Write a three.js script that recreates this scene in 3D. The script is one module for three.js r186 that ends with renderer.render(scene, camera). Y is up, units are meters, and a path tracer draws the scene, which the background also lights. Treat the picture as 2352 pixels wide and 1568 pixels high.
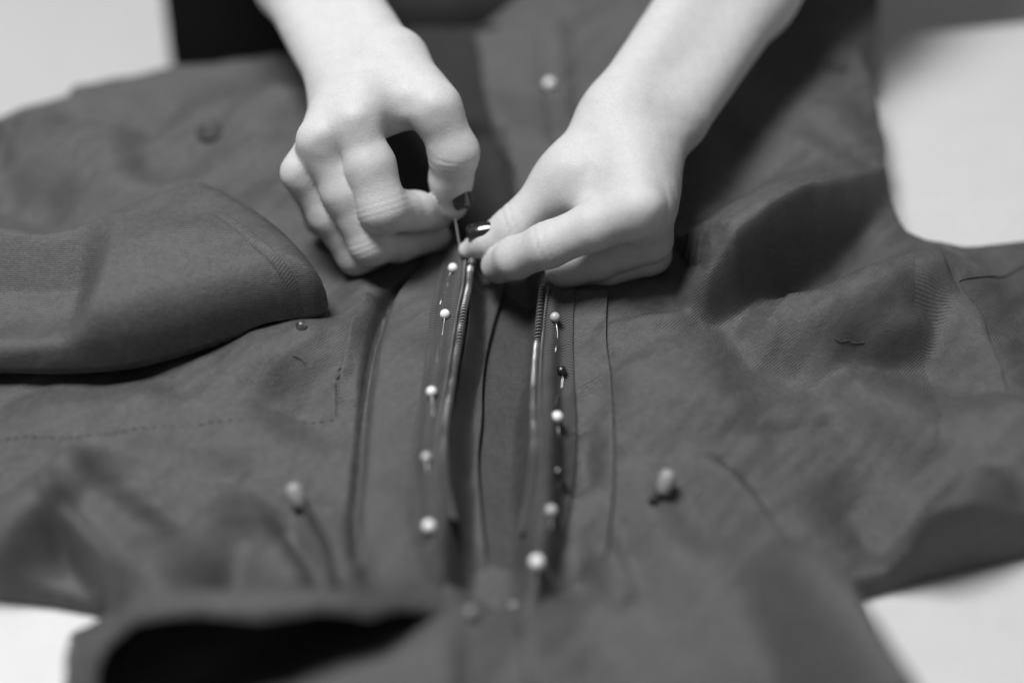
import * as THREE from 'three';
import { mergeGeometries } from 'three/addons/utils/BufferGeometryUtils.js';
import { RectAreaLightUniformsLib } from 'three/addons/lights/RectAreaLightUniformsLib.js';
import { ImprovedNoise } from 'three/addons/math/ImprovedNoise.js';

// ---------------------------------------------------------------- camera, light, exposure
const FOV = 26.0, PITCH = 45 * Math.PI / 180, DIST = 0.56;
const scene = new THREE.Scene();
const camera = new THREE.PerspectiveCamera(FOV, 1024 / 682, 0.02, 30);
camera.position.set(0, 0.02 + DIST * Math.sin(PITCH), DIST * Math.cos(PITCH));
camera.lookAt(0, 0.02, 0);
camera.focus = 0.565;
camera.userData.fStop = 1.72;
camera.updateMatrixWorld(true);
const renderer = new THREE.WebGLRenderer({ antialias: true });
renderer.toneMapping = THREE.LinearToneMapping;
renderer.toneMappingExposure = 1.0;
renderer.shadowMap.enabled = true;
RectAreaLightUniformsLib.init();
scene.background = new THREE.Color(0.145, 0.145, 0.145);          // the grey light of the room all round

const LAMP = { x: -0.38, y: 1.35, z: -0.13, w: 0.46, d: 0.46, power: 38 };
{
  const key = new THREE.RectAreaLight(0xffffff, LAMP.power, LAMP.w, LAMP.d);
  key.position.set(LAMP.x, LAMP.y, LAMP.z); key.lookAt(LAMP.x, 0, LAMP.z); scene.add(key);
}

// ---------------------------------------------------------------- helpers
const V = (x, y, z) => new THREE.Vector3(x, y, z);
const noise = new ImprovedNoise();
let seed = 7; const rnd = () => { seed = (seed * 16807) % 2147483647; return seed / 2147483647; };
const smooth = (a, b, x) => { const t = Math.min(1, Math.max(0, (x - a) / (b - a))); return t * t * (3 - 2 * t); };
// measurements taken on the photograph (2352 x 1568) become places in the room: a sight line, then a height or a distance
const EYE = camera.position.clone(), TY = Math.tan(FOV * Math.PI / 360), TX = TY * 1.5;
const AX = V(1, 0, 0), AY = V(0, Math.cos(PITCH), -Math.sin(PITCH)), AZ = V(0, -Math.sin(PITCH), -Math.cos(PITCH));
const sight = (u, v) => AZ.clone().addScaledVector(AX, (u / 1176 - 1) * TX).addScaledVector(AY, (1 - v / 784) * TY);
const atH = (u, v, h) => { const s = sight(u, v); return EYE.clone().addScaledVector(s, (h - EYE.y) / s.y); };
const atD = (u, v, d) => EYE.clone().addScaledVector(sight(u, v), d);
const depthOf = (p) => p.clone().sub(EYE).dot(AZ);
// the place on a sight line that lies one bone length from the last joint, on the near (-1) or the far (1) side
function atBone(from, u, v, len, side) {
  const s = sight(u, v), a = s.dot(s), o = EYE.clone().sub(from), b = s.dot(o), c = o.dot(o) - len * len, q = b * b - a * c;
  return EYE.clone().addScaledVector(s, (-b + side * Math.sqrt(Math.max(0, q))) / a);
}
const counts = {};
function numbered(n) { counts[n] = (counts[n] || 0) + 1; return counts[n] === 1 ? n : n + '_' + String(counts[n] - 1).padStart(3, '0'); }
function tag(o, label, category, group, kind) {
  if (label) o.userData.label = label;
  if (category) o.userData.category = category;
  if (group) o.userData.group = group;
  if (kind) o.userData.kind = kind;
  return o;
}
function thing(name, p = V(0, 0, 0)) { const g = new THREE.Group(); g.name = numbered(name); g.position.copy(p); scene.add(g); return g; }
function part(name, geo, mat, parent) {
  const m = new THREE.Mesh(geo, mat); m.name = parent === scene ? numbered(name) : name; m.castShadow = m.receiveShadow = true;
  if (parent !== scene) { parent.updateMatrixWorld(true); const w = V(0, 0, 0); parent.getWorldPosition(w); geo.translate(-w.x, -w.y, -w.z); }
  parent.add(m); return m;
}
function geoOf(pos, idx, uv) {
  const g = new THREE.BufferGeometry();
  g.setAttribute('position', new THREE.Float32BufferAttribute(pos, 3));
  if (uv) g.setAttribute('uv', new THREE.Float32BufferAttribute(uv, 2));
  g.setIndex(idx); g.computeVertexNormals(); return g;
}
// ---------------------------------------------------------------- materials
function tex(n, f, repeat, srgb) {
  const a = new Uint8Array(n * n * 4);
  for (let y = 0; y < n; y++) for (let x = 0; x < n; x++) { const c = Math.max(0, Math.min(255, Math.round(255 * f(x / n, y / n)))); a.set([c, c, c, 255], (y * n + x) * 4); }
  const t = new THREE.DataTexture(a, n, n); t.wrapS = t.wrapT = THREE.RepeatWrapping; t.magFilter = THREE.LinearFilter; t.minFilter = THREE.LinearMipmapLinearFilter; t.generateMipmaps = true;
  t.repeat.set(repeat, repeat); if (srgb) t.colorSpace = THREE.SRGBColorSpace; t.needsUpdate = true; return t;
}
const tileNoise = (n, s) => { // periodic value noise
  const r = []; let q = s; for (let i = 0; i < n * n; i++) { q = (q * 16807) % 2147483647; r.push(q / 2147483647); }
  return (x, y) => { x *= n; y *= n; const i = Math.floor(x), j = Math.floor(y), fx = x - i, fy = y - j, sx = fx * fx * (3 - 2 * fx), sy = fy * fy * (3 - 2 * fy), g = (a, b) => r[((a + n) % n) + ((b + n) % n) * n];
    return (g(i, j) * (1 - sx) + g(i + 1, j) * sx) * (1 - sy) + (g(i, j + 1) * (1 - sx) + g(i + 1, j + 1) * sx) * sy; };
};
const TAU = Math.PI * 2;
const nA = tileNoise(64, 11), nB = tileNoise(16, 23), nC = tileNoise(160, 5), nD = tileNoise(6, 71);
// twill: 28 threads each way on a tile of 20 mm, each thread a little different
const THREADS = 16, nE = tileNoise(24, 91), nF = tileNoise(9, 37);
const weave = (x, y) => { const a = x * THREADS, b = y * THREADS, d = (a + b * 2) / 2; return 0.5 + 0.30 * Math.cos(TAU * d) + 0.2 * Math.cos(TAU * (a * 2 - b)); };
const fleck = (x, y) => 0.5 * (nA(x, y) - 0.5) + 0.5 * (nE(x, y) - 0.5) + 0.35 * (nF(x, y) - 0.5) + 0.4 * (nC(x, y) - 0.5);
const twillColour = tex(1024, (x, y) => 0.62 + 0.26 * (weave(x * 2, y * 2) - 0.5) + 0.26 * fleck(x, y), 25, false);
const twillBump = tex(1024, (x, y) => 0.4 + 0.34 * (weave(x * 2, y * 2) - 0.5) + 0.28 * fleck(x, y), 25, false);
const herring = (x, y) => { const c = 4, k = x * c, f = k - Math.floor(k), d = Math.floor(k) % 2 ? f : 1 - f; return 0.5 + 0.5 * Math.cos(TAU * (y * 8 + d * 1.2)); };
const tapeColour = tex(256, (x, y) => 0.22 + 0.85 * herring(x, y) + 0.12 * (nA(x, y) - 0.5), 100, false);
const tapeBump = tex(256, (x, y) => herring(x, y), 100, false);
const poreBump = tex(512, (x, y) => 0.5 + 0.5 * (nC(x, y) - 0.5) + 0.3 * (nA(x, y) - 0.5), 33, false);
const skinColour = tex(512, (x, y) => 0.93 + 0.05 * (nB(x, y) - 0.5) + 0.05 * (nA(x, y) - 0.5) + 0.12 * (nC(x, y) - 0.5), 20, false);
const paperColour = tex(512, (x, y) => 0.95 + 0.03 * (nB(x, y) - 0.5) + 0.03 * (nA(x, y) - 0.5) + 0.03 * (nC(x, y) - 0.5), 6, false);
const grey = (v) => new THREE.Color().setRGB(v, v, v);
const mat = (name, o) => { const m = new THREE.MeshPhysicalMaterial({ side: THREE.DoubleSide, metalness: 0, ...o }); m.name = name; return m; };
const M = {
  cloth: mat('twill cloth', { color: grey(0.121), roughness: 0.56, map: twillColour, bumpMap: twillBump, bumpScale: 0.0005, specularIntensity: 1 }),
  shadedCloth: mat('twill cloth darkened as shade', { color: grey(0.095), roughness: 0.75, map: twillColour, bumpMap: twillBump, bumpScale: 0.0004, specularIntensity: 0.5 }),  // same twill, darker: shade of the zip recess put into the colour
  shade_strip: mat('dark cloth as shade', { color: grey(0.050), roughness: 0.8, map: twillColour, specularIntensity: 0.3 }),  // dark colour stands in for deep shade between the hands
  tape: mat('zip tape', { color: grey(0.135), roughness: 0.7, map: tapeColour, bumpMap: tapeBump, bumpScale: 0.0004, specularIntensity: 0.5 }),
  coil: mat('zip coil', { color: grey(0.50), roughness: 0.42, metalness: 0.75 }),
  cord: mat('coil stitching', { color: grey(0.20), roughness: 0.7 }),
  core: mat('coil core', { color: grey(0.012), roughness: 0.9, specularIntensity: 0.2 }),
  thread: mat('dark thread', { color: grey(0.07), roughness: 0.8 }),
  skin: mat('skin', { color: grey(0.585), roughness: 0.5, map: skinColour, bumpMap: poreBump, bumpScale: 0.00012, specularIntensity: 0.6 }),
  nail: mat('nail varnish', { color: grey(0.012), roughness: 0.18, clearcoat: 1, clearcoatRoughness: 0.08 }),
  nailEdge: mat('bare nail', { color: grey(0.55), roughness: 0.4 }),
  steel: mat('steel', { color: grey(0.45), roughness: 0.4, metalness: 1 }),
  white: mat('white bead', { color: grey(0.95), roughness: 0.2, clearcoat: 0.6, clearcoatRoughness: 0.1 }),
  pale: mat('pale bead', { color: grey(0.50), roughness: 0.22, clearcoat: 0.6, clearcoatRoughness: 0.1 }),
  mid: mat('mid grey bead', { color: grey(0.22), roughness: 0.25, clearcoat: 0.5 }),
  black: mat('black bead', { color: grey(0.012), roughness: 0.12, clearcoat: 1, clearcoatRoughness: 0.05 }),
  button: mat('dark button', { color: grey(0.035), roughness: 0.6 }),
  stopper: mat('pale plastic', { color: grey(0.30), roughness: 0.4 }),
  shirt: mat('grey jersey', { color: grey(0.19), roughness: 0.9, map: twillColour }),
  black_cloth: mat('black trousers', { color: grey(0.008), roughness: 0.9, map: twillColour, specularIntensity: 0.3 }),
  table: mat('white laminate', { color: grey(0.63), roughness: 0.5, map: paperColour }),
  painted: mat('painted board', { color: grey(0.52), roughness: 0.5, map: paperColour }),
  floor: mat('pale floor', { color: grey(0.66), roughness: 0.6, map: paperColour }),
};

// ---------------------------------------------------------------- lie of the cloth: a height over the table for every place
// A ridge runs along its points [u, v, crest height in mm]; wl / wr are how far (mm) it falls off left and right of the way it runs.
const BASE = 0.010, ridges = [];
function ridge(pts, wl, wr, sharp = 2) { wl *= 0.85; wr *= 0.85; sharp += 0.3; ridges.push({ p: pts.map(([u, v, h]) => { h *= 1.2; const q = atH(u, v, h / 1000 + BASE); return [q.x, q.z, h / 1000]; }), wl: wl / 1000, wr: wr / 1000, sharp }); }
const dips = [];
function dip(pts, wl, wr, sharp = 2) { dips.push({ p: pts.map(([u, v, h, depth]) => { const q = atH(u, v, h / 1000); return [q.x, q.z, depth * 1.35 / 1000]; }), wl: wl / 1000, wr: wr / 1000, sharp }); }
function along(r, x, z) {
  let best = 1e9, hb = 0, sg = 1;
  const P = r.p;
  for (let i = 0; i + 1 < P.length; i++) {
    const ax = P[i][0], az = P[i][1], bx = P[i + 1][0] - ax, bz = P[i + 1][1] - az, px = x - ax, pz = z - az, l2 = bx * bx + bz * bz;
    const t0 = (px * bx + pz * bz) / l2, t = Math.max(0, Math.min(1, t0)), dx = px - bx * t, dz = pz - bz * t, d = dx * dx + dz * dz;
    if (d < best) { best = d; hb = P[i][2] + (P[i + 1][2] - P[i][2]) * t; sg = (bx * pz - bz * px) / Math.sqrt(l2); }
  }
  const d = Math.sqrt(best), w = r.wl + (r.wr - r.wl) * smooth(-1, 1, d > 1e-6 ? sg / d * 1.6 : 0);   // x right, z towards the viewer: negative is the left of the way
  const k = d / w; if (k > 3) return 0;
  return hb * Math.exp(-Math.pow(k, r.sharp));
}
function H(x, z) {
  let s = 0, n = 0;
  for (const r of ridges) { const a = along(r, x, z); if (a > 0) s += a * a * a; }
  for (const r of dips) n += along(r, x, z);
  const back = Math.max(0, -0.165 - z), ramp = smooth(-0.06, 0.06, x) * (back * back / (back + 0.03)) * 0.75;
  let y = BASE + Math.cbrt(s) - n + ramp;
  y += 0.0030 * noise.noise(x * 20, z * 20, 3.1) + 0.0013 * noise.noise(x * 50 + 5, z * 50, 9.7) + 0.0008 * noise.noise((x + z) * 120, (x - z) * 36, 2.2);
  return Math.max(0.0022, y);
}
function onCloth(u, v, f = H) {                                   // where a sight line first meets the cloth
  const s = sight(u, v); let t = (0.13 - EYE.y) / s.y, step = 0.004;
  for (let i = 0; i < 200; i++) { const p = EYE.clone().addScaledVector(s, t); if (p.y <= f(p.x, p.z)) { if (step < 0.00003) return p; t -= step; step /= 4; } t += step; }
  return atH(u, v, BASE);
}
// the right front: an arched fold whose far side falls away steeply into a bowl
ridge([[2090, 404, 3], [2010, 398, 16], [1930, 404, 30], [1860, 420, 38], [1765, 462, 42], [1685, 528, 38], [1632, 610, 26], [1550, 690, 9]], 9, 38, 2);
ridge([[1730, 704, 10], [1800, 690, 19], [1909, 668, 25], [2036, 618, 24], [2150, 590, 15], [2230, 640, 8]], 18, 22, 2.1);
ridge([[2150, 600, 10], [2230, 720, 12], [2300, 850, 12]], 22, 16, 2);
ridge([[1810, 696, 9], [1900, 672, 10], [2020, 646, 7]], 8, 3.5, 2);
ridge([[1880, 770, 12], [2000, 770, 13], [2100, 740, 12]], 10, 9, 2);
ridge([[1470, 740, 8], [1540, 800, 14], [1590, 920, 12], [1600, 1040, 6]], 36, 50, 2);
ridge([[1420, 900, 2], [1480, 885, 3.5], [1600, 850, 3]], 4, 8, 2);
ridge([[1420, 830, 2], [1500, 800, 4], [1590, 740, 4]], 4, 8, 2);
ridge([[1450, 1000, 3], [1650, 930, 4], [1800, 940, 3]], 5, 11, 2);
ridge([[1480, 1120, 3], [1750, 1020, 5], [1950, 1000, 3]], 6, 14, 2);
ridge([[330, 1010, 3], [480, 1030, 5], [620, 1075, 3]], 12, 5, 2);
ridge([[100, 1010, 4], [230, 1040, 6], [350, 1080, 3]], 12, 6, 2);
ridge([[1400, 760, 8], [1500, 738, 10], [1600, 735, 8]], 6, 12, 2);
// upper right, towards the person
ridge([[1590, 250, 18], [1580, 420, 14], [1560, 560, 6]], 30, 14, 2);
ridge([[1960, 130, 18], [1830, 320, 20], [1700, 440, 10]], 50, 40, 2);
ridge([[1790, 230, 10], [1930, 300, 16], [2030, 400, 12]], 30, 14, 2);
// lower right
ridge([[1670, 1075, 12], [1780, 1165, 25], [1890, 1280, 33], [1990, 1410, 36], [2100, 1568, 36]], 8, 22, 2.2);
ridge([[1480, 1100, 4], [1590, 1200, 9], [1720, 1350, 12], [1760, 1450, 10]], 26, 30, 2);
ridge([[2230, 1085, 20], [2150, 1170, 24], [2115, 1240, 14]], 24, 8, 2.2);
ridge([[2352, 960, 18], [2300, 1100, 12], [2270, 1200, 6]], 34, 26, 2);
ridge([[2000, 900, 12], [2150, 980, 12], [2260, 1040, 6]], 26, 14, 2);
ridge([[1450, 900, 6], [1700, 960, 8], [1900, 940, 4]], 20, 12, 2);
dip([[1600, 1165, 10, 6], [1680, 1250, 10, 9], [1740, 1320, 10, 8]], 12, 12);
dip([[1960, 1190, 4, 6], [2010, 1240, 4, 7]], 11, 11);
// left front
ridge([[845, 655, 8], [800, 760, 9], [775, 860, 6], [770, 950, 2]], 9, 14, 2);
ridge([[960, 690, 6], [930, 800, 7], [910, 960, 7], [890, 1120, 6], [900, 1350, 5]], 26, 26, 2);
ridge([[690, 770, 12], [600, 800, 13], [500, 860, 8]], 18, 30, 2);
ridge([[480, 850, 3], [510, 920, 7], [600, 1000, 8], [700, 1040, 4]], 16, 24, 2);
dip([[968, 600, 12, 1], [925, 650, 12, 4], [888, 702, 12, 5], [863, 790, 12, 5], [843, 900, 12, 5], [834, 1000, 12, 4], [827, 1100, 12, 4], [817, 1200, 12, 4], [824, 1320, 12, 3]], 1.8, 1.8);
ridge([[120, 940, 8], [330, 920, 10], [480, 960, 6]], 20, 30, 2);
// lower left zigzag of folds
ridge([[-80, 1300, 8], [10, 1190, 16], [95, 1098, 24], [150, 1080, 18]], 22, 12, 2.2);
ridge([[110, 1090, 24], [200, 1175, 26], [280, 1265, 26], [335, 1335, 22]], 26, 7, 2.4);
ridge([[335, 1335, 22], [400, 1265, 22], [470, 1170, 20], [545, 1105, 9]], 9, 22, 2.2);
ridge([[170, 1050, 14], [290, 1090, 8], [420, 1130, 3]], 14, 14, 2);
ridge([[540, 1130, 6], [620, 1235, 18], [670, 1320, 20]], 10, 20, 2.2);
ridge([[740, 1180, 6], [775, 1270, 12], [790, 1370, 16]], 12, 14, 2);
dip([[150, 1185, 4, 4], [220, 1270, 4, 9], [300, 1355, 4, 10]], 9, 9);
dip([[560, 1175, 4, 5], [640, 1275, 4, 6]], 13, 13);
dip([[270, 1180, 4, 4], [380, 1240, 4, 4]], 10, 10);
// the lip over the hollow in the foreground
ridge([[160, 1600, 6], [200, 1500, 19], [300, 1415, 31], [450, 1372, 36], [640, 1366, 36], [800, 1380, 32], [930, 1405, 23], [1060, 1440, 10], [1180, 1500, 6]], 22, 40, 2);
// far left
ridge([[0, 330, 5], [200, 285, 12], [330, 300, 14], [470, 250, 10], [680, 200, 10]], 20, 34, 2);
ridge([[700, 330, 10], [560, 370, 12], [440, 410, 10], [300, 415, 8], [100, 380, 8]], 22, 30, 2);
ridge([[640, 210, 14], [560, 280, 12], [520, 360, 8]], 26, 20, 2);
dip([[350, 330, 4, 6], [360, 430, 4, 7]], 18, 12);
dip([[180, 290, 4, 4], [250, 300, 4, 4]], 10, 10);
dip([[20, 300, 4, 5], [0, 400, 4, 5]], 6, 6);
dip([[30, 470, 4, 8], [100, 500, 4, 8]], 14, 14);
// between the two halves of the zip the cloth lies lower
dip([[1090, 330, 8, 9], [1110, 520, 8, 9], [1168, 690, 6, 14], [1163, 820, 6, 14], [1134, 960, 6, 13], [1128, 1100, 6, 13], [1132, 1240, 6, 12], [1122, 1380, 6, 10]], 12.5, 12.5, 5);
ridge([[1070, 545, 6], [1058, 640, 7], [1042, 720, 8], [1000, 900, 9], [985, 1050, 10], [1000, 1210, 9]], 26, 6, 2.2);
ridge([[1262, 660, 7], [1262, 740, 8], [1258, 850, 9], [1258, 1000, 10], [1250, 1180, 9], [1236, 1300, 7]], 6, 24, 2.2);
dip([[1365, 955, 6, 4], [1345, 1070, 6, 6], [1335, 1200, 6, 4]], 8, 8);
dip([[1390, 1200, 6, 4], [1350, 1330, 6, 6]], 11, 11);
ridge([[1360, 890, 5], [1395, 1010, 8], [1400, 1100, 4]], 8, 8, 2);
ridge([[1360, 1120, 6], [1390, 1240, 9], [1420, 1330, 6]], 10, 9, 2);

// ---------------------------------------------------------------- sheets of cloth
const polySdf = (poly) => (x, z) => {                             // inside positive
  let d = 1e9, inside = false;
  for (let i = 0, j = poly.length - 1; i < poly.length; j = i++) {
    const [ax, az] = poly[i], [bx, bz] = poly[j], ex = bx - ax, ez = bz - az, wx = x - ax, wz = z - az;
    const t = Math.max(0, Math.min(1, (wx * ex + wz * ez) / (ex * ex + ez * ez))), qx = wx - ex * t, qz = wz - ez * t;
    d = Math.min(d, qx * qx + qz * qz);
    if ((az > z) !== (bz > z) && x < ex * (z - az) / ez + ax) inside = !inside;
  }
  return (inside ? 1 : -1) * Math.sqrt(d);
};
const curve2 = (pts, n) => new THREE.CatmullRomCurve3(pts, false, 'centripetal').getSpacedPoints(n);
// a sheet over an outline; top(x, z, s) is its height s metres in from the edge. Triangles are cut at the outline.
function sheet(poly, top, cell, uvTurn = 0) {
  const f = polySdf(poly), xs = poly.map((p) => p[0]), zs = poly.map((p) => p[1]);
  const x0 = Math.min(...xs) - cell, z0 = Math.min(...zs) - cell, nx = Math.ceil((Math.max(...xs) - x0) / cell) + 2, nz = Math.ceil((Math.max(...zs) - z0) / cell) + 2;
  const S = new Float32Array(nx * nz), id = new Int32Array(nx * nz).fill(-1), pos = [], uv = [], idx = [], cut = new Map();
  for (let j = 0; j < nz; j++) for (let i = 0; i < nx; i++) S[j * nx + i] = f(x0 + i * cell, z0 + j * cell);
  const c = Math.cos(uvTurn), s = Math.sin(uvTurn);
  const add = (x, z, d) => { pos.push(x, top(x, z, Math.max(0, d)), z); { const y = pos[pos.length - 2], q = z - y; uv.push(x * c - q * s, x * s + q * c); } return pos.length / 3 - 1; };
  const at = (k) => { if (id[k] < 0) id[k] = add(x0 + (k % nx) * cell, z0 + Math.floor(k / nx) * cell, S[k]); return id[k]; };
  const mid = (a, b) => { const key = a < b ? a * 1e7 + b : b * 1e7 + a; if (!cut.has(key)) { const t = S[a] / (S[a] - S[b]); const ax = x0 + (a % nx) * cell, az = z0 + Math.floor(a / nx) * cell, bx = x0 + (b % nx) * cell, bz = z0 + Math.floor(b / nx) * cell; cut.set(key, add(ax + (bx - ax) * t, az + (bz - az) * t, 0)); } return cut.get(key); };
  const tri = (a, b, d) => {
    const k = [a, b, d], ins = k.map((q) => S[q] > 0), n = ins.filter(Boolean).length;
    if (!n) return;
    if (n === 3) { idx.push(at(a), at(b), at(d)); return; }
    const r = n === 1 ? ins.indexOf(true) : ins.indexOf(false), p = k[r], q = k[(r + 1) % 3], w = k[(r + 2) % 3];
    if (n === 1) idx.push(at(p), mid(p, q), mid(p, w)); else idx.push(mid(p, q), at(q), at(w), mid(p, q), at(w), mid(p, w));
  };
  for (let j = 0; j + 1 < nz; j++) for (let i = 0; i + 1 < nx; i++) { const a = j * nx + i; if (Math.max(S[a], S[a + 1], S[a + nx], S[a + nx + 1]) <= 0) continue; tri(a, a + nx, a + 1); tri(a + 1, a + nx, a + nx + 1); }
  return geoOf(pos, idx, uv);
}
const plan = (pts) => pts.map(([u, v, h = 5]) => { const q = atH(u, v, h / 1000); return [q.x, q.z]; });
const smoothPlan = (pts, n = 160) => { const c = new THREE.CatmullRomCurve3(pts.map(([u, v, h = 5]) => { const q = atH(u, v, h / 1000); return V(q.x, 0, q.z); }), true, 'centripetal'); return c.getSpacedPoints(n).slice(0, -1).map((q) => [q.x, q.z]); };
// a strip of cloth between two lines on the photograph, lying `lift` above what is under it, edges rolled down
function strip(left, right, lift, o = {}) {
  const { n = 120, m = 10, f = H, skirt = 0.0006, uvx = 0, belly = 0, soft = '', ends = [0, 0.1], under = false } = o;
  const L = curve2(left.map(([u, v]) => onCloth(u, v, f)), n), R = curve2(right.map(([u, v]) => onCloth(u, v, f)), n), pos = [], idx = [], uv = [];
  let run = 0;
  const prof = under ? [[0.16, 0.30], [0.03, 0.32], [0.006, 0.45], [0, 0.66], [0.008, 0.88], [0.035, 1]] : [[0, -1], [0.001, -0.2], [0.012, 0.6], [0.035, 1]];
  const cs = [...prof, ...Array.from({ length: m }, (_, k) => [0.05 + 0.9 * (k + 0.5) / m, 1]), ...prof.map(([a, b]) => [1 - a, b]).reverse()];
  for (let i = 0; i <= n; i++) {
    if (i) run += L[i].distanceTo(L[i - 1]) * 0.5 + R[i].distanceTo(R[i - 1]) * 0.5;
    const w = L[i].distanceTo(R[i]);
    for (const [t, e] of cs) { const x = L[i].x + (R[i].x - L[i].x) * t, z = L[i].z + (R[i].z - L[i].z) * t; const k = Math.min(ends[0] ? smooth(0, ends[0], i / n) : 1, ends[1] ? smooth(0, ends[1], 1 - i / n) : 1, soft === 'L' ? smooth(0, 0.45, t) : soft === 'R' ? smooth(0, 0.45, 1 - t) : 1); pos.push(x, f(x, z) + (e >= 0 ? (lift + 0.0007) * e * k - 0.0007 : -skirt * 2) + belly * Math.sin(Math.PI * t), z); uv.push(t * w + uvx, run); }
  }
  const c = cs.length;
  for (let i = 0; i < n; i++) for (let k = 0; k + 1 < c; k++) { const a = i * c + k; idx.push(a, a + c, a + 1, a + 1, a + c, a + c + 1); }
  return geoOf(pos, idx, uv);
}
const tubeOn = (pts, r, lift = 0, f = H, seg = 80, rs = 6) => new THREE.TubeGeometry(new THREE.CatmullRomCurve3(curve2(pts.map(([u, v]) => onCloth(u, v, f)), seg).map((p) => V(p.x, f(p.x, p.z) + lift, p.z)), false, 'centripetal'), seg, r, rs, false);

// ---------------------------------------------------------------- the table and the floor
{
  const a = atH(2352, 55, 0), b = atH(2050, 85, 0), t = b.clone().sub(a).normalize();
  const far1 = a.clone().addScaledVector(t, -0.45), far2 = b.clone().addScaledVector(t, 0.85);
  const sh = new THREE.Shape([new THREE.Vector2(far1.x, -far1.z), new THREE.Vector2(far2.x, -far2.z), new THREE.Vector2(far2.x - 0.1, -0.75), new THREE.Vector2(far1.x - 0.1, -0.75)]);
  const g = new THREE.ExtrudeGeometry(sh, { depth: 0.024, bevelEnabled: true, bevelThickness: 0.002, bevelSize: 0.002, bevelSegments: 2 });
  g.rotateX(-Math.PI / 2); g.translate(0, -0.026, 0);
  const top = thing('table'); part('tabletop', g, M.table, top);
  for (const [x, z] of [[-0.62, 0.62], [0.62, 0.62], [-0.62, -0.05], [0.62, -0.2]]) { const l = new THREE.CylinderGeometry(0.022, 0.018, 0.69, 16); l.translate(x, -0.372, z); part('leg', l, M.table, top); }
  tag(top, 'white table the jacket is spread out on, seen at both sides of it', 'table');
  for (const [x0, x1, y, z1, label] of [[-1.3, -0.193, -0.07, -0.32, 'white slab added behind the jacket to brighten the background, left of the person'], [0.24, 1.3, -0.16, -0.36, 'pale low slab added beyond the far table edge to brighten the background, right of the person']]) {  // made-up slabs, added because the floor behind comes out too dark
    const st = thing('added_side_table'), w = x1 - x0, sg = new THREE.BoxGeometry(w, 0.03, 0.9); sg.translate((x0 + x1) / 2, y - 0.015, z1 - 0.35); part('tabletop', sg, x0 < 0 ? M.painted : M.table, st);
    for (const [x, z] of [[x0 + 0.05, z1 - 0.75], [x1 - 0.05, z1 - 0.75], [x0 + 0.05, z1], [x1 - 0.05, z1]]) { const l = new THREE.CylinderGeometry(0.02, 0.018, 0.69 + y, 16); l.translate(x, -0.72 + (0.69 + y) / 2, z); part('leg', l, M.table, st); }
    tag(st, label, 'table');
  }
  const fl = new THREE.PlaneGeometry(5, 5); fl.rotateX(-Math.PI / 2); fl.translate(0, -0.72, 0);
  tag(part('floor', fl, M.floor, scene), 'pale floor beyond the far edge of the white table', null, null, 'structure');
  const lg = new THREE.BoxGeometry(LAMP.w, 0.03, LAMP.d); lg.translate(LAMP.x, LAMP.y + 0.02, LAMP.z);
  const lm = mat('lamp panel', { color: grey(0.8), emissive: grey(1), emissiveIntensity: 1 });
  tag(part('ceiling_lamp', lg, lm, scene), 'large soft ceiling lamp above the table, outside the picture', 'lamp');
}

// ---------------------------------------------------------------- the jacket
const jacket = thing('jacket');
tag(jacket, 'dark twill jacket spread out on the white table with its zip being pinned', 'jacket');
const bodyLine = plan([[-260, 380], [0, 272], [150, 228], [158, 212], [175, 205], [390, 166], [680, 132], [900, 114], [1000, 110], [1100, 104], [1190, 72], [1300, 10, 20], [1480, -90, 40], [2060, -120, 60],
  [2040, 0, 55], [2005, 80, 40], [1990, 135, 30], [2012, 220, 22], [2040, 370, 14], [2026, 440, 14], [2090, 530, 12], [2165, 562, 8], [2250, 556, 8], [2352, 541, 8], [2600, 500],
  [2700, 1180], [2352, 1265], [2100, 1325], [1975, 1360, 6], [2040, 1450, 12], [2130, 1568, 16], [2240, 1740, 16], [1500, 1760, 10], [1040, 1530, 12], [1030, 1440, 16], [930, 1436, 28], [850, 1442, 38], [740, 1408, 47], [600, 1430, 48], [480, 1416, 48], [390, 1432, 44], [325, 1470, 36], [280, 1535, 24], [270, 1600, 12], [240, 1700, 4], [120, 1700, 4], [165, 1568, 4], [172, 1490, 4], [245, 1400, 6], [120, 1380, 5], [0, 1366, 5], [-260, 1350]]);
part('body', sheet(bodyLine, (x, z, s) => { const y = H(x, z), e = Math.min(1, s / 0.004); return z > 0.12 && y > 0.02 ? y - 0.003 * (1 - Math.sqrt(1 - (1 - e) * (1 - e))) : 0.0012 + (y - 0.0012) * Math.sqrt(1 - (1 - e) * (1 - e)); }, 0.0013, 0.35), M.cloth, jacket);
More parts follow.
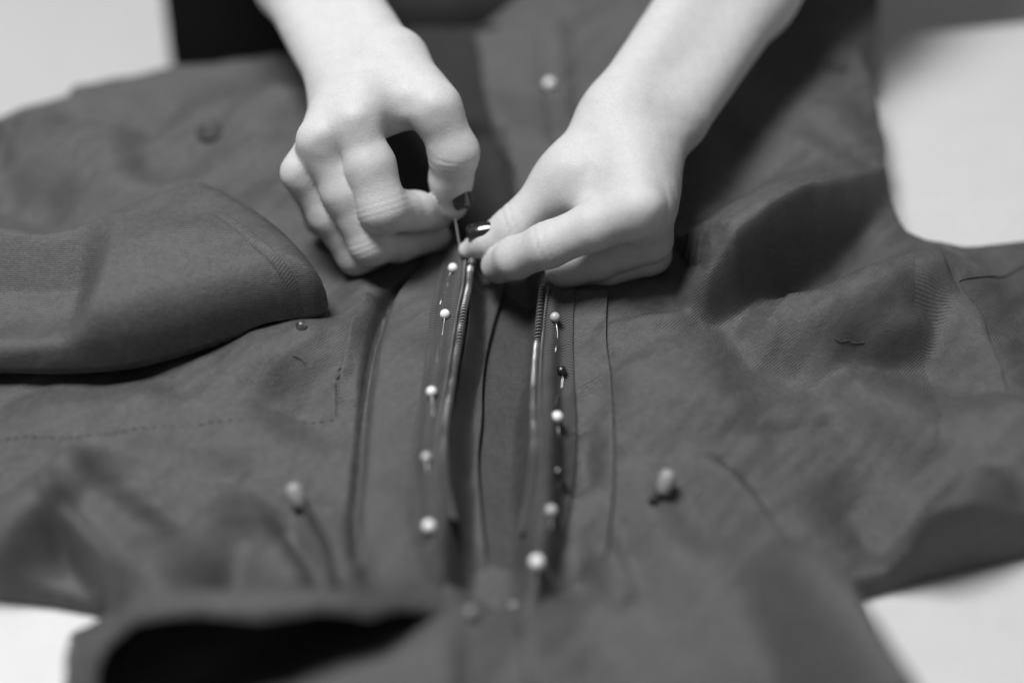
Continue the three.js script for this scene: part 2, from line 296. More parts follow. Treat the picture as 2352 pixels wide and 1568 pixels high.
// ---------------------------------------------------------------- the person
// a body is a field of distances: tapered capsules joined by a smooth minimum, meshed on a grid (surface nets)
const smin = (a, b, k) => { const h = Math.max(0, k - Math.abs(a - b)) / k; return Math.min(a, b) - h * h * k * 0.25; };
function cap(a, b, ra, rb) { const d = b.clone().sub(a); return [a.x, a.y, a.z, d.x, d.y, d.z, d.lengthSq(), ra, rb - ra]; }
const capD = (c, x, y, z) => { const px = x - c[0], py = y - c[1], pz = z - c[2], t = Math.max(0, Math.min(1, (px * c[3] + py * c[4] + pz * c[5]) / c[6])), dx = px - c[3] * t, dy = py - c[4] * t, dz = pz - c[5] * t; return Math.sqrt(dx * dx + dy * dy + dz * dz) - c[7] - c[8] * t; };
function surfaceNet(f, lo, hi, cell) {
  const nx = Math.ceil((hi.x - lo.x) / cell) + 1, ny = Math.ceil((hi.y - lo.y) / cell) + 1, nz = Math.ceil((hi.z - lo.z) / cell) + 1;
  const F = new Float32Array(nx * ny * nz), B = 6, rad = B * cell * 0.9;
  for (let k0 = 0; k0 < nz; k0 += B) for (let j0 = 0; j0 < ny; j0 += B) for (let i0 = 0; i0 < nx; i0 += B) {
    const c = f(lo.x + (i0 + B / 2) * cell, lo.y + (j0 + B / 2) * cell, lo.z + (k0 + B / 2) * cell), far = Math.abs(c) > rad + 0.006;
    for (let k = k0; k < Math.min(nz, k0 + B); k++) for (let j = j0; j < Math.min(ny, j0 + B); j++) for (let i = i0; i < Math.min(nx, i0 + B); i++) F[(k * ny + j) * nx + i] = far ? c : f(lo.x + i * cell, lo.y + j * cell, lo.z + k * cell);
  }
  const at = (i, j, k) => (k * ny + j) * nx + i, id = new Int32Array(nx * ny * nz).fill(-1), pos = [], idx = [], E = [[0, 1], [0, 2], [0, 4], [1, 3], [1, 5], [2, 3], [2, 6], [3, 7], [4, 5], [4, 6], [5, 7], [6, 7]];
  for (let k = 0; k + 1 < nz; k++) for (let j = 0; j + 1 < ny; j++) for (let i = 0; i + 1 < nx; i++) {
    const v = []; let n = 0; for (let c = 0; c < 8; c++) { v[c] = F[at(i + (c & 1), j + (c >> 1 & 1), k + (c >> 2))]; if (v[c] < 0) n++; }
    if (n === 0 || n === 8) continue;
    let x = 0, y = 0, z = 0, m = 0;
    for (const [a, b] of E) if ((v[a] < 0) !== (v[b] < 0)) { const t = v[a] / (v[a] - v[b]); x += (a & 1) + ((b & 1) - (a & 1)) * t; y += (a >> 1 & 1) + ((b >> 1 & 1) - (a >> 1 & 1)) * t; z += (a >> 2) + ((b >> 2) - (a >> 2)) * t; m++; }
    id[at(i, j, k)] = pos.length / 3; pos.push(lo.x + (i + x / m) * cell, lo.y + (j + y / m) * cell, lo.z + (k + z / m) * cell);
  }
  const quad = (a, b, c, d, flip) => { if (a < 0 || b < 0 || c < 0 || d < 0) return; if (flip) idx.push(a, c, b, a, d, c); else idx.push(a, b, c, a, c, d); };
  for (let k = 1; k + 1 < nz; k++) for (let j = 1; j + 1 < ny; j++) for (let i = 1; i + 1 < nx; i++) {
    const s = F[at(i, j, k)] < 0;
    if (s !== F[at(i + 1, j, k)] < 0) quad(id[at(i, j - 1, k - 1)], id[at(i, j, k - 1)], id[at(i, j, k)], id[at(i, j - 1, k)], !s);
    if (s !== F[at(i, j + 1, k)] < 0) quad(id[at(i - 1, j, k - 1)], id[at(i - 1, j, k)], id[at(i, j, k)], id[at(i, j, k - 1)], !s);
    if (s !== F[at(i, j, k + 1)] < 0) quad(id[at(i - 1, j - 1, k)], id[at(i, j - 1, k)], id[at(i, j, k)], id[at(i - 1, j, k)], !s);
  }
  const nor = new Float32Array(pos.length), e = cell * 0.5, uv = [];
  for (let p = 0; p < pos.length; p += 3) {
    const [x, y, z] = [pos[p], pos[p + 1], pos[p + 2]], n = V(f(x + e, y, z) - f(x - e, y, z), f(x, y + e, z) - f(x, y - e, z), f(x, y, z + e) - f(x, y, z - e)).normalize();
    nor.set([n.x, n.y, n.z], p); uv.push(x + 0.35 * y, z - 0.8 * y);
  }
  const g = geoOf(pos, idx, uv); g.setAttribute('normal', new THREE.BufferAttribute(nor, 3)); return g;
}
// a hand: palm capsules (wide blend), each finger a chain of its own (tight blend), creases cut into the field
function handField(h) {
  const palm = h.palm.map((c) => cap(...c)), fingers = h.fingers.map((f) => f.pts.slice(1).map((q, i) => cap(f.pts[i], q, f.r[i], f.r[i + 1])));
  return (x, y, z) => {
    let p = 1e3; for (const c of palm) p = smin(p, capD(c, x, y, z), h.blend);
    let fd = 1e3;
    fingers.forEach((f, k) => { let d = 1e3; for (const c of f) d = smin(d, capD(c, x, y, z), 0.003); fd = smin(fd, d, h.between ?? 0.0016); });
    let d = smin(p, fd, h.join ?? 0.007);
    for (const [c, n, w, depth, R] of h.creases) { const dx = x - c.x, dy = y - c.y, dz = z - c.z, r2 = dx * dx + dy * dy + dz * dz; if (r2 < R * R) { const q = (dx * n.x + dy * n.y + dz * n.z) / w; d += depth * Math.exp(-q * q) * (1 - r2 / (R * R)); } }
    for (const [c, r, a] of h.bumps) { const q = ((x - c.x) ** 2 + (y - c.y) ** 2 + (z - c.z) ** 2) / (r * r); if (q < 6) d -= a * Math.exp(-q); }
    return d + 0.00012 * noise.noise(x * 180, y * 180, z * 180) + 0.00022 * noise.noise(x * 60, y * 60, z * 60);
  };
}
const bounds = (h) => { const lo = V(9, 9, 9), hi = V(-9, -9, -9); const see = (p, r) => { lo.min(p.clone().addScalar(-r)); hi.max(p.clone().addScalar(r)); }; for (const c of h.palm) { see(c[0], c[2] + 0.004); see(c[1], c[3] + 0.004); } for (const f of h.fingers) f.pts.forEach((p, i) => see(p, f.r[i] + 0.004)); return [lo, hi]; };
const report = (n, p) => console.log(n, p.map((q) => 'h' + (q.y * 1000).toFixed(0) + ' d' + (depthOf(q) * 1000).toFixed(0)).join(' | '));
const mm = (...a) => a.map((x) => x / 1000);

const L = (() => {                                                // the hand on the left of the picture
  const P = (u, v, d) => atD(u, v, d / 1000);
  const tip = P(1038, 470, 595), t1 = P(1036, 412, 589), ip = P(1043, 352, 580), mcp = P(1002, 250, 574), cmc = P(930, 150, 590);
  const i0 = P(818, 280, 566), i1 = P(880, 480, 571), i2 = P(955, 484, 588), i3 = P(1004, 489, 601);
  const m0 = P(734, 322, 570), m1 = P(852, 560, 582), m2 = P(915, 562, 597), m3 = P(1000, 543, 610);
  const r0 = P(690, 396, 579), r1 = P(819, 585, 594), r2 = P(862, 582, 610), r3 = P(930, 566, 618);
  const p0 = P(708, 420, 592), p1 = P(738, 500, 606), p2 = P(790, 545, 620), p3 = P(840, 545, 628);
  const w = P(845, 185, 595), D = 0.595, wr = (u, v, d = 0) => atD(u, v, D + d / 1000);
  const fa = wr(882, 140, 2), fb = wr(778, 180, 4), ea = atD(737, -78, 0.645), eb = atD(672, -42, 0.645), ea2 = atD(600, -350, 0.675), eb2 = atD(520, -310, 0.675);
  return {
    wrist: w, elbow: ea2.clone().add(eb2).multiplyScalar(0.5), join: 0.006, blend: 0.009, between: 0.0008,
    palm: [[wr(890, 180), i0, ...mm(13, 8.4)], [wr(856, 184), m0, ...mm(13.5, 8)], [wr(822, 196, 2), r0, ...mm(12.5, 7)], [wr(800, 210, 6), p0, ...mm(11, 7)], [i0.clone().lerp(w, 0.4), m0.clone().lerp(w, 0.4), ...mm(9, 9)],
      [fa, ea, ...mm(14, 15.5)], [fb, eb, ...mm(13, 15.5)], [ea, ea2, ...mm(15.5, 22)], [eb, eb2, ...mm(15.5, 22)],
      [wr(915, 150, -4), mcp, ...mm(12.5, 8.6)], [mcp.clone().lerp(cmc, 0.22).addScaledVector(AZ, 0.006), i0.clone().lerp(w, 0.16).addScaledVector(AZ, 0.010), ...mm(7.5, 8)]],
    fingers: [{ pts: [mcp, ip, t1, tip], r: mm(9.2, 9.7, 8.5, 6.4) }, { pts: [i0, i0.clone().lerp(i1, 0.5), i1, i2, i3], r: mm(7.4, 9.6, 9.4, 7.6, 6.8) }, { pts: [m0, m0.clone().lerp(m1, 0.5), m1, m2, m3], r: mm(7, 9, 8.5, 6.7, 6.2) }, { pts: [r0, r0.clone().lerp(r1, 0.5), r1, r2, r3], r: mm(6.4, 8.3, 7.8, 7, 6) }, { pts: [p0, p1, p2, p3], r: mm(7.2, 7, 6.4, 5.6) }],
    creases: [], bumps: [], tip, t1, ip, i0, i1, m0, m1, r0, w, mcp,
  };
})();
const R = (() => {                                                // the hand on the right
  const P = (u, v, d) => atD(u, v, d / 1000);
  const tip = P(1072, 574, 591), t1 = P(1114, 556, 588), ip = P(1186, 522, 586), mcp = P(1310, 398, 580), cmc = P(1392, 312, 596);
  const i0 = P(1462, 480, 553), i1 = P(1258, 563, 563), i2 = P(1184, 592, 574), i3 = P(1146, 610, 587);
  const m0 = P(1482, 484, 560), m1 = P(1495, 552, 574), m2 = P(1376, 600, 582), m3 = P(1290, 628, 587);
  const r0 = P(1490, 468, 568), r1 = P(1495, 584, 584), r2 = P(1400, 618, 588), r3 = P(1322, 630, 590);
  const p0 = P(1494, 446, 578), p1 = P(1500, 575, 592), p2 = P(1430, 604, 594), p3 = P(1370, 610, 594);
  const w = P(1462, 280, 590), D = 0.590, wr = (u, v, d = 0) => atD(u, v, D + d / 1000);
  const fa = wr(1452, 218, 2), fb = wr(1560, 262, 4), ea = atD(1648, -64, 0.635), eb = atD(1735, -14, 0.635), ea2 = atD(1835, -352, 0.665), eb2 = atD(1930, -306, 0.665);
  return {
    wrist: w, elbow: ea2.clone().add(eb2).multiplyScalar(0.5), join: 0.008, blend: 0.011, between: 0.0006,
    palm: [[wr(1420, 285), i0, ...mm(13, 8.4)], [wr(1460, 290), m0, ...mm(13, 8.4)], [wr(1488, 300, 2), r0, ...mm(12, 8.2)], [wr(1508, 310, 5), p0, ...mm(10.5, 8)],
      [fa, ea, ...mm(14, 16.5)], [fb, eb, ...mm(13, 16.5)], [ea, ea2, ...mm(16.5, 23)], [eb, eb2, ...mm(16.5, 23)],
      [wr(1400, 290, -2), mcp, ...mm(13, 10.4)], [mcp.clone().lerp(cmc, 0.10), i0.clone().lerp(w, 0.22).addScaledVector(AZ, 0.008), ...mm(7, 8)], [mcp.clone().lerp(ip, 0.25).addScaledVector(AZ, 0.003), i0.clone().lerp(i1, 0.22).addScaledVector(AZ, 0.010), ...mm(6, 6)]],
    fingers: [{ pts: [mcp, ip, t1, tip], r: mm(9.8, 9.0, 6.2, 3.4) }, { pts: [i0, i0.clone().lerp(i1, 0.5), i1, i2, i3], r: mm(7.8, 8.9, 8.6, 8.0, 7.2) }, { pts: [m0, m1, m2, m3], r: mm(7.6, 8.2, 7.2, 6.6) }, { pts: [r0, r1, r2, r3], r: mm(8, 7.8, 7, 6) }, { pts: [p0, p1, p2, p3], r: mm(7.8, 7, 6.4, 5.6) }],
    creases: [], bumps: [], tip, t1, ip, i0, i1, m0, i2, m1, r0, w, mcp,
  };
})();
{
  const ring = (h, p, a, b, w, dep, rad, off = 0) => { const n = b.clone().sub(a).normalize(); h.creases.push([p.clone().addScaledVector(n, off), n, w, dep, rad]); };
  for (const o of [-0.0016, 0.0016]) { ring(R, R.ip, R.tip, R.ip, 0.0006, 0.00035, 0.014, o); ring(R, R.i1, R.i0, R.i1, 0.0006, 0.00035, 0.013, o); }
  for (const o of [-0.0022, 0, 0.0022]) { ring(L, L.ip, L.t1, L.ip, 0.0006, 0.0004, 0.014, o); ring(L, L.i1, L.i1, L.i0, 0.0006, 0.0003, 0.012, o + 0.001); ring(L, L.m1, L.m1, L.m0, 0.0006, 0.0003, 0.011, o + 0.001); }
  // tendons and veins over the backs of the hands
  const cord = (h, a, b, near, r, amp) => { const n = 14; for (let i = 0; i <= n; i++) { const t = i / n; h.bumps.push([a.clone().lerp(b, t).addScaledVector(AZ, -near).addScaledVector(AX, 0.0012 * Math.sin(t * 7)), r, amp * Math.sin(Math.PI * (0.15 + 0.7 * t)) * 0.55]); } };
  cord(L, L.i0, L.w, 0.010, 0.0035, 0.0010); cord(L, L.m0, L.w, 0.010, 0.0035, 0.0010); cord(L, L.mcp, L.w, 0.011, 0.003, 0.0008);
  cord(R, R.i0, R.w, 0.010, 0.0035, 0.0010); cord(R, R.m0, R.w, 0.011, 0.0035, 0.0009); cord(R, R.r0, R.m1, 0.008, 0.003, 0.0012); cord(R, R.mcp, R.w, 0.012, 0.0035, 0.0008);
  R.bumps.push([atD(1507, 462, depthOf(R.i0) - 0.010), 0.006, 0.0012]);
  L.bumps.push([atD(752, 292, depthOf(L.i0) - 0.002), 0.007, 0.001]);
}
const person = thing('person');
tag(person, 'person in grey shirt and black apron, dark nail varnish, both hands pinning the zip', 'person');
{
  const gs = [];
  for (const h of [L, R]) { const [lo, hi] = bounds({ palm: h.palm, fingers: h.fingers }); gs.push(surfaceNet(handField(h), lo, hi, 0.0012)); }
  // upper arms, shoulders and chest, out of the picture
  const sL = V(-0.17, 0.38, -0.48), sR = V(0.17, 0.38, -0.48), chest = [cap(L.elbow, sL, 0.034, 0.045), cap(R.elbow, sR, 0.034, 0.045), cap(sL, sR, 0.05, 0.05), cap(V(0, 0.34, -0.48), V(0, 0.1, -0.42), 0.10, 0.10), cap(V(0, 0.1, -0.40), V(0, -0.1, -0.41), 0.10, 0.10)];
  gs.push(surfaceNet((x, y, z) => { let d = 1e3; for (const c of chest) d = smin(d, capD(c, x, y, z), 0.03); return d; }, V(-0.45, -0.22, -0.6), V(0.45, 0.63, -0.1), 0.010));
  part('body', mergeGeometries(gs), M.skin, person);
  // the shirt: sleeves to above the elbow, hem hanging over the trousers
  const sh = [cap(L.elbow.clone().lerp(sL, 0.35), sL, 0.050, 0.058), cap(R.elbow.clone().lerp(sR, 0.35), sR, 0.050, 0.058), cap(sL, sR, 0.062, 0.062), cap(V(-0.06, 0.30, -0.46), V(-0.05, 0.0, -0.366), 0.10, 0.105), cap(V(0.06, 0.30, -0.46), V(0.05, 0.0, -0.366), 0.10, 0.105)];
  const hem = (x) => -0.028 + 1.6 * x * x;
  part('shirt', surfaceNet((x, y, z) => { let d = 1e3; for (const c of sh) d = smin(d, capD(c, x, y, z), 0.04); return Math.max(d, hem(x - 0.02) - y) + 0.002 * noise.noise(x * 20, y * 9, z * 20); }, V(-0.45, -0.1, -0.62), V(0.45, 0.56, -0.1), 0.008), M.shirt, person);
  const tr = [cap(V(-0.088, 0.02, -0.395), V(0.088, 0.02, -0.395), 0.098, 0.098), cap(V(-0.088, 0.02, -0.395), V(-0.10, -0.70, -0.42), 0.102, 0.06), cap(V(0.088, 0.02, -0.395), V(0.10, -0.70, -0.42), 0.102, 0.06)];
  const ap = new THREE.BoxGeometry(0.384, 0.72, 0.014, 24, 30, 2); { const q = ap.attributes.position; for (let i = 0; i < q.count; i++) { const x = q.getX(i), y = q.getY(i); q.setXYZ(i, x + 0.003, y - 0.34, q.getZ(i) - 0.292 + 0.004 * Math.sin(x * 40) - 0.3 * Math.max(0, y - 0.28)); } ap.computeVertexNormals(); }
  part('apron', ap, M.black_cloth, person);
  part('trousers', surfaceNet((x, y, z) => { let d = 1e3; for (const c of tr) d = smin(d, capD(c, x, y, z), 0.05); return Math.max(d, -0.7 - y); }, V(-0.3, -0.72, -0.6), V(0.3, 0.12, -0.25), 0.010), M.black_cloth, person);
}
// painted nails: a curved plate on the end joint
function nail(center, out, along_, w, l, label) {
  const n = out.clone().normalize(), t = along_.clone().addScaledVector(n, -along_.dot(n)).normalize(), s = t.clone().cross(n), pos = [], idx = [], uv = [], N = 14, K = 12;
  const th = 0.0006;
  for (let i = 0; i <= N; i++) for (let k = 0; k <= K; k++) {
    const a = (i / N) * 2 - 1, b = (k / K) * 2 - 1, wide = w * (0.86 + 0.14 * smooth(-1, 0.2, a)) * (a > 0.72 ? Math.sqrt(1 - ((a - 0.72) / 0.28) ** 2 * 0.55) : a < -0.72 ? Math.sqrt(1 - ((-a - 0.72) / 0.28) ** 2 * 0.6) : 1);
    const edge = Math.max(Math.abs(a), Math.abs(b)) > 0.97 ? -th : 0;
    const q = center.clone().addScaledVector(t, a * l / 2).addScaledVector(s, b * wide / 2).addScaledVector(n, -0.30 * w * b * b - 0.06 * l * a * a + th + edge);
    pos.push(q.x, q.y, q.z); uv.push(k / K, i / N);
  }
  for (let i = 0; i < N; i++) for (let k = 0; k < K; k++) { const a = i * (K + 1) + k; idx.push(a, a + 1, a + K + 1, a + 1, a + K + 2, a + K + 1); }
  const m = part('fingernail', geoOf(pos, idx, uv), M.nail, person); m.userData.label = label; return m;
}
{ // each on its own side of the thumb, near the tip
  const toEye = AZ.clone().negate(), mix3 = (a, b, c) => AX.clone().multiplyScalar(a).addScaledVector(AY, b).addScaledVector(toEye, c).normalize();
  const plate = (tip, base, rt, rb, k, n, w, l, label) => { const a = tip.clone().addScaledVector(n, rt), b = base.clone().addScaledVector(n, rb); nail(a.clone().lerp(b, k), n, a.clone().sub(b), w, l, label); };
  plate(L.tip, L.t1, 0.0074, 0.0106, 0.46, mix3(0.58, 0.05, 0.80), 0.0098, 0.0142, 'dark varnished thumbnail of the left hand');
  plate(R.tip, R.t1, 0.0038, 0.0084, 0.98, mix3(-0.20, 0.80, 0.52), 0.0092, 0.0118, 'dark varnished thumbnail of the right hand');
}
const HELD = { tip: L.tip, to: R.tip };

// the sleeve lying across the left front: a flattened tube, its near edge off the cloth below
{
  const rim = smoothPlan([[-260, 500, 36], [0, 503, 37], [110, 513, 37], [210, 512, 34], [360, 468, 31], [468, 442, 32], [490, 444, 32], [560, 482, 31], [650, 546, 30], [718, 620, 28], [752, 680, 26], [750, 712, 23], [730, 732, 21], [690, 738, 21], [560, 765, 22], [430, 802, 22], [300, 834, 21], [150, 847, 20], [0, 846, 19], [-260, 842, 18]], 220);
  const e0 = atH(0, 505, 0.018), e1 = atH(690, 640, 0.022);
  const c0 = atH(285, 540, 0.03), c1 = atH(225, 740, 0.03), cl = Math.hypot(c1.x - c0.x, c1.z - c0.z);
  const pinch = atH(615, 722, 0.036), edgeY = (x) => 0.019 + 0.004 * smooth(e0.x, e1.x, x);
  const round = (s, r) => { const e = Math.min(1, s / r); return Math.sqrt(Math.max(0, 1 - (1 - e) * (1 - e))); };
  const top = (x, z, s) => {
    const side = ((c1.x - c0.x) * (z - c0.z) - (c1.z - c0.z) * (x - c0.x)) / cl;           // right of the crease negative
    const d = Math.hypot(x - pinch.x, z - pinch.z), low = smooth(-0.004, 0.014, side) * smooth(0.03, -0.012, z - c1.z);
    return edgeY(x) + round(s, 0.012) * 0.018 + round(s, 0.045) * 0.009 - Math.min(0.021, Math.max(-0.011, 0.85 * (z - c0.z - 0.003))) * low * round(s, 0.010) + 0.0035 * Math.exp(-d * d / 0.00006) - 0.004 * Math.exp(-((x - pinch.x + 0.008) ** 2 + (z - pinch.z - 0.003) ** 2) / 0.00002)
       + round(s, 0.02) * (0.0016 * noise.noise(x * 26, z * 40, 4.4) + 0.0011 * noise.noise((x + z) * 60, (x - z) * 18, 8.4));
  };
  const g = mergeGeometries([sheet(rim, top, 0.0014, -0.5), sheet(rim, (x, z, s) => Math.max(0.004, edgeY(x) - 0.012 * round(s, 0.020)), 0.003, -0.5)]);
  const inside = polySdf(rim), topF = (x, z) => top(x, z, Math.max(0, inside(x, z)));
  const band = strip([[455, 476], [560, 558], [640, 650], [655, 722]], [[476, 470], [584, 540], [676, 640], [694, 712]], 0.0009, { f: topF, n: 60, ends: [0.2, 0.2], soft: 'L' });
  part('cuff_band', band, M.cloth, jacket);
  const sl = part('sleeve', g, M.cloth, jacket); sl.userData.label = 'sleeve folded across the left front, its cuff end rolled under';
}
{ // what lies under the lip in the foreground
  const q = [[520, 1680, 22], [650, 1600, 24], [780, 1520, 24], [900, 1466, 22], [1020, 1440, 17]].map(([u, v, h]) => { const p = atH(u, v, h / 1000); return [p.x, p.z]; });
  const hill = (x, z) => { let i = 0; while (i < q.length - 2 && x > q[i + 1][0]) i++; const t = (x - q[i][0]) / (q[i + 1][0] - q[i][0]), zl = q[i][1] + (q[i + 1][1] - q[i][1]) * t; return 0.002 + 0.026 * smooth(-0.045, 0.014, z - zl) - 0.10 * Math.max(0, z - zl - 0.01); };
  const g = sheet(plan([[150, 1440], [420, 1360], [1000, 1360], [1180, 1440], [1230, 1760], [100, 1800], [200, 1560]]), (x, z) => { const k = smooth(-0.035, 0.01, x); return Math.max(0.0012, hill(x, z) * (1 - k) + (H(x, z) + 0.002 - 0.004 * smooth(0.012, 0.022, x)) * k) + 0.001 * noise.noise(x * 30, z * 30, 1); }, 0.0025, 0.1);
  part('under_layer', g, M.cloth, jacket);
}
const LA = [[985, 585], [942, 648], [905, 702], [880, 790], [860, 900], [850, 1000], [843, 1100], [832, 1200], [838, 1300], [862, 1380]];
part('placket', strip(LA, [[1046, 590], [1020, 700], [1005, 850], [990, 1000], [985, 1100], [1000, 1220], [1035, 1340]], 0.0030, { under: true }), M.cloth, jacket);
part('welt', strip([[850, 662], [815, 720], [797, 790], [782, 860], [772, 945]], [[915, 700], [892, 770], [876, 850], [864, 945]].map(([a, b]) => [a, b]), 0.0020, { n: 60, soft: 'R', ends: [0.1, 0.12], under: true }), M.cloth, jacket);
part('inner_facing', strip([[1080, 640], [1075, 760], [1058, 860], [1040, 960], [1030, 1050], [1036, 1150], [1056, 1240], [1080, 1330]], [[1166, 640], [1158, 680], [1140, 740], [1118, 830], [1110, 900], [1108, 980], [1100, 1060], [1104, 1150], [1112, 1240], [1124, 1330]], 0.0042, { under: true }), M.cloth, jacket);
part('back_panel_shade', strip([[1150, 672], [1128, 760], [1106, 860], [1098, 980], [1092, 1080], [1098, 1200], [1110, 1330]], [[1252, 672], [1244, 760], [1238, 860], [1236, 960], [1236, 1060], [1222, 1170], [1200, 1330]], 0.0007), M.shadedCloth, jacket);  // strip of darkened cloth painting the shade between the zip halves
part('placket', strip([[1228, 66], [1236, 140], [1250, 230], [1272, 320]], [[1310, 50], [1318, 140], [1330, 230], [1350, 320]], 0.0022, { f: (x, z) => H(x, z) + 0.0030, soft: 'R', under: true, n: 60 }), M.cloth, jacket);
part('placket', strip([[1306, 676], [1306, 780], [1308, 870], [1312, 950], [1314, 1040], [1306, 1150], [1290, 1240], [1266, 1330]], [[1396, 676], [1393, 780], [1403, 870], [1409, 960], [1411, 1060], [1408, 1150], [1395, 1260], [1376, 1340]], 0.0022, { under: true }), M.cloth, jacket);
part('front_edge', strip([[1090, 90], [1102, 140], [1112, 220], [1130, 300], [1165, 372], [1195, 440], [1210, 540]], [[1290, 60], [1300, 120], [1310, 220], [1330, 300], [1350, 372], [1360, 440], [1370, 540]], 0.0032, { soft: 'R', under: true }), M.cloth, jacket);
part('shade_strip', strip([[930, 64], [905, 180], [885, 300], [885, 420], [930, 520], [1010, 575]], [[1150, 60], [1122, 140], [1124, 220], [1146, 310], [1180, 390], [1200, 560]], 0.0007), M.shade_strip, jacket).userData.label = 'dark strip standing in for the shade in the opening behind the hands';  // dark strip painted as the shade inside the opening
part('side_panel', strip([[2060, 560], [2080, 650], [2100, 750], [2110, 850], [2130, 980], [2150, 1100]], [[2166, 580], [2200, 650], [2250, 722], [2290, 830], [2335, 920], [2400, 1080]], 0.0024, { n: 90, soft: 'L', ends: [0.1, 0.3], under: true }), M.cloth, jacket);
// stitching that shows on the cloth
function stitches(pts, step, len, r) {
  const q = curve2(pts.map(([u, v]) => onCloth(u, v)), 400), gs = []; let run = 0, next = 0;
  for (let i = 1; i < q.length; i++) { run += q[i].distanceTo(q[i - 1]); if (run >= next) { const t = q[i].clone().sub(q[i - 1]).normalize(), a = q[i], b = a.clone().addScaledVector(t, len * (0.8 + 0.4 * rnd())); const y = (p) => H(p.x, p.z); gs.push(new THREE.TubeGeometry(new THREE.CatmullRomCurve3([V(a.x, y(a), a.z), V((a.x + b.x) / 2, y(a) + r * 1.1, (a.z + b.z) / 2), V(b.x, y(b), b.z)]), 4, r, 5)); next += step * (0.85 + 0.3 * rnd()); } }
  return mergeGeometries(gs);
}
part('stitching', stitches([[768, 965], [660, 966], [560, 962], [430, 978], [200, 1000], [0, 1012]], 0.0034, 0.0020, 0.0002), M.thread, jacket);
part('stitching', stitches([[2200, 648], [2260, 636], [2352, 612], [2420, 590]], 0.0012, 0.0014, 0.0003), M.thread, jacket);
part('stitching', stitches([[770, 880], [771, 950]], 0.0016, 0.0014, 0.0003), M.thread, jacket);
part('loose_thread', mergeGeometries([tubeOn([[672, 818], [690, 826], [700, 836]], 0.00022, 0.0004), tubeOn([[772, 872], [779, 862], [776, 851], [784, 846]], 0.00035, 0.0005)]), M.thread, jacket);
part('loose_thread', mergeGeometries([tubeOn([[1918, 781], [1930, 786], [1952, 783]], 0.0002, 0.0004), tubeOn([[1955, 788], [1985, 787]], 0.00025, 0.0003)]), M.thread, jacket);
function snapButton(u, v, r, m, label) {
  const p = onCloth(u, v), g = thing; // a low dome with a rim and a sunken middle
  const lathe = new THREE.LatheGeometry([[0, 0.30], [0.35, 0.30], [0.45, 0.36], [0.55, 0.55], [0.75, 0.62], [0.92, 0.5], [1, 0.25], [1, 0]].map(([a, b]) => new THREE.Vector2(a * r, b * r * 0.6)), 32);
  lathe.rotateZ(0.06); lathe.rotateX(0.05); lathe.translate(p.x, p.y - 0.0004, p.z);
  const b = part('button', lathe, m, jacket); b.userData.label = label;
  const holes = []; for (const k of [0, 1, 2, 3]) { const h = new THREE.CylinderGeometry(r * 0.09, r * 0.09, 0.0006, 8); h.translate(p.x + Math.cos(k * Math.PI / 2 + 0.7) * r * 0.2, p.y - 0.0003 + r * 0.18, p.z + Math.sin(k * Math.PI / 2 + 0.7) * r * 0.2); holes.push(h); }
  return b;
}
snapButton(482, 302, 0.0062, M.button, 'dark round button on the far left of the jacket');
snapButton(1920, 156, 0.0050, M.button, 'dark round button on the far right of the jacket');
{ const p = onCloth(692, 750), l = new THREE.LatheGeometry([[0, 1], [0.5, 0.9], [0.6, 0.4], [1, 0.3], [1, 0]].map(([a, b]) => new THREE.Vector2(a * 0.0028, b * 0.0030)), 24); l.scale(0.75, 0.75, 0.75); l.rotateX(0.5); l.translate(p.x, p.y + 0.0006, p.z); part('snap', l, M.steel, jacket).userData.label = 'shiny metal snap under the sleeve end'; }
function stopper(u, v, turn, tail, label) {
  const p = onCloth(u, v + 30), L = new THREE.LatheGeometry([[0, 0], [0.5, 0.02], [0.72, 0.12], [0.8, 0.4], [0.95, 0.75], [1, 1.2], [0.9, 1.7], [0.6, 2.05], [0, 2.15]].map(([a, b]) => new THREE.Vector2(a * 0.0031 * (1 + 0.06 * Math.sin(b * 9)), b * 0.0042)), 24);
  L.rotateX(-0.60); L.rotateZ(turn); L.translate(p.x, p.y + 0.0018, p.z);
  const s = part('stopper', L, M.stopper, jacket); s.userData.label = label;
  part('cord', tubeOn(tail, 0.0015, 0.0014), M.cloth, jacket);
}
stopper(692, 1142, 0.45, [[698, 1165], [715, 1195], [740, 1240], [756, 1290], [770, 1350]], 'pale cord stopper on the left front');
stopper(1522, 1112, -0.3, [[1516, 1130], [1503, 1150], [1496, 1160]], 'pale cord stopper on the right front');

// ---------------------------------------------------------------- the zip, open, pinned to both fronts
const zip = thing('zip');
tag(zip, 'open zip of herringbone tape, its two halves pinned down the middle of the jacket', 'zip');
const TOP = 0.0042;                                              // its tape lies on the plackets
const tapeL = { l: [[1034, 565], [1018, 610], [1003, 660], [988, 740], [975, 850], [966, 920], [950, 1010], [940, 1100], [938, 1200], [960, 1290], [1000, 1365]], r: [[1086, 560], [1077, 610], [1066, 680], [1046, 780], [1028, 900], [1012, 1000], [1010, 1100], [1030, 1210], [1060, 1300], [1100, 1375]] };
const tapeR = { l: [[1254, 676], [1246, 770], [1241, 870], [1239, 970], [1241, 1060], [1224, 1170], [1200, 1280], [1190, 1350]], r: [[1321, 676], [1317, 780], [1319, 870], [1324, 950], [1325, 1040], [1316, 1150], [1300, 1240], [1275, 1340]] };
const coilL = [[1098, 560], [1088, 600], [1077, 680], [1060, 770], [1040, 900], [1026, 985], [1021, 1070], [1027, 1140], [1042, 1215]];
const coilR = [[1246, 676], [1236, 770], [1229, 860], [1226, 950], [1228, 1040], [1218, 1130], [1196, 1240]];
part('tape', strip(tapeL.l, tapeL.r, TOP, { n: 200, m: 14, under: true }), M.tape, zip);
part('tape', strip(tapeR.l, tapeR.r, TOP - 0.0008, { n: 200, m: 14, under: true }), M.tape, zip);
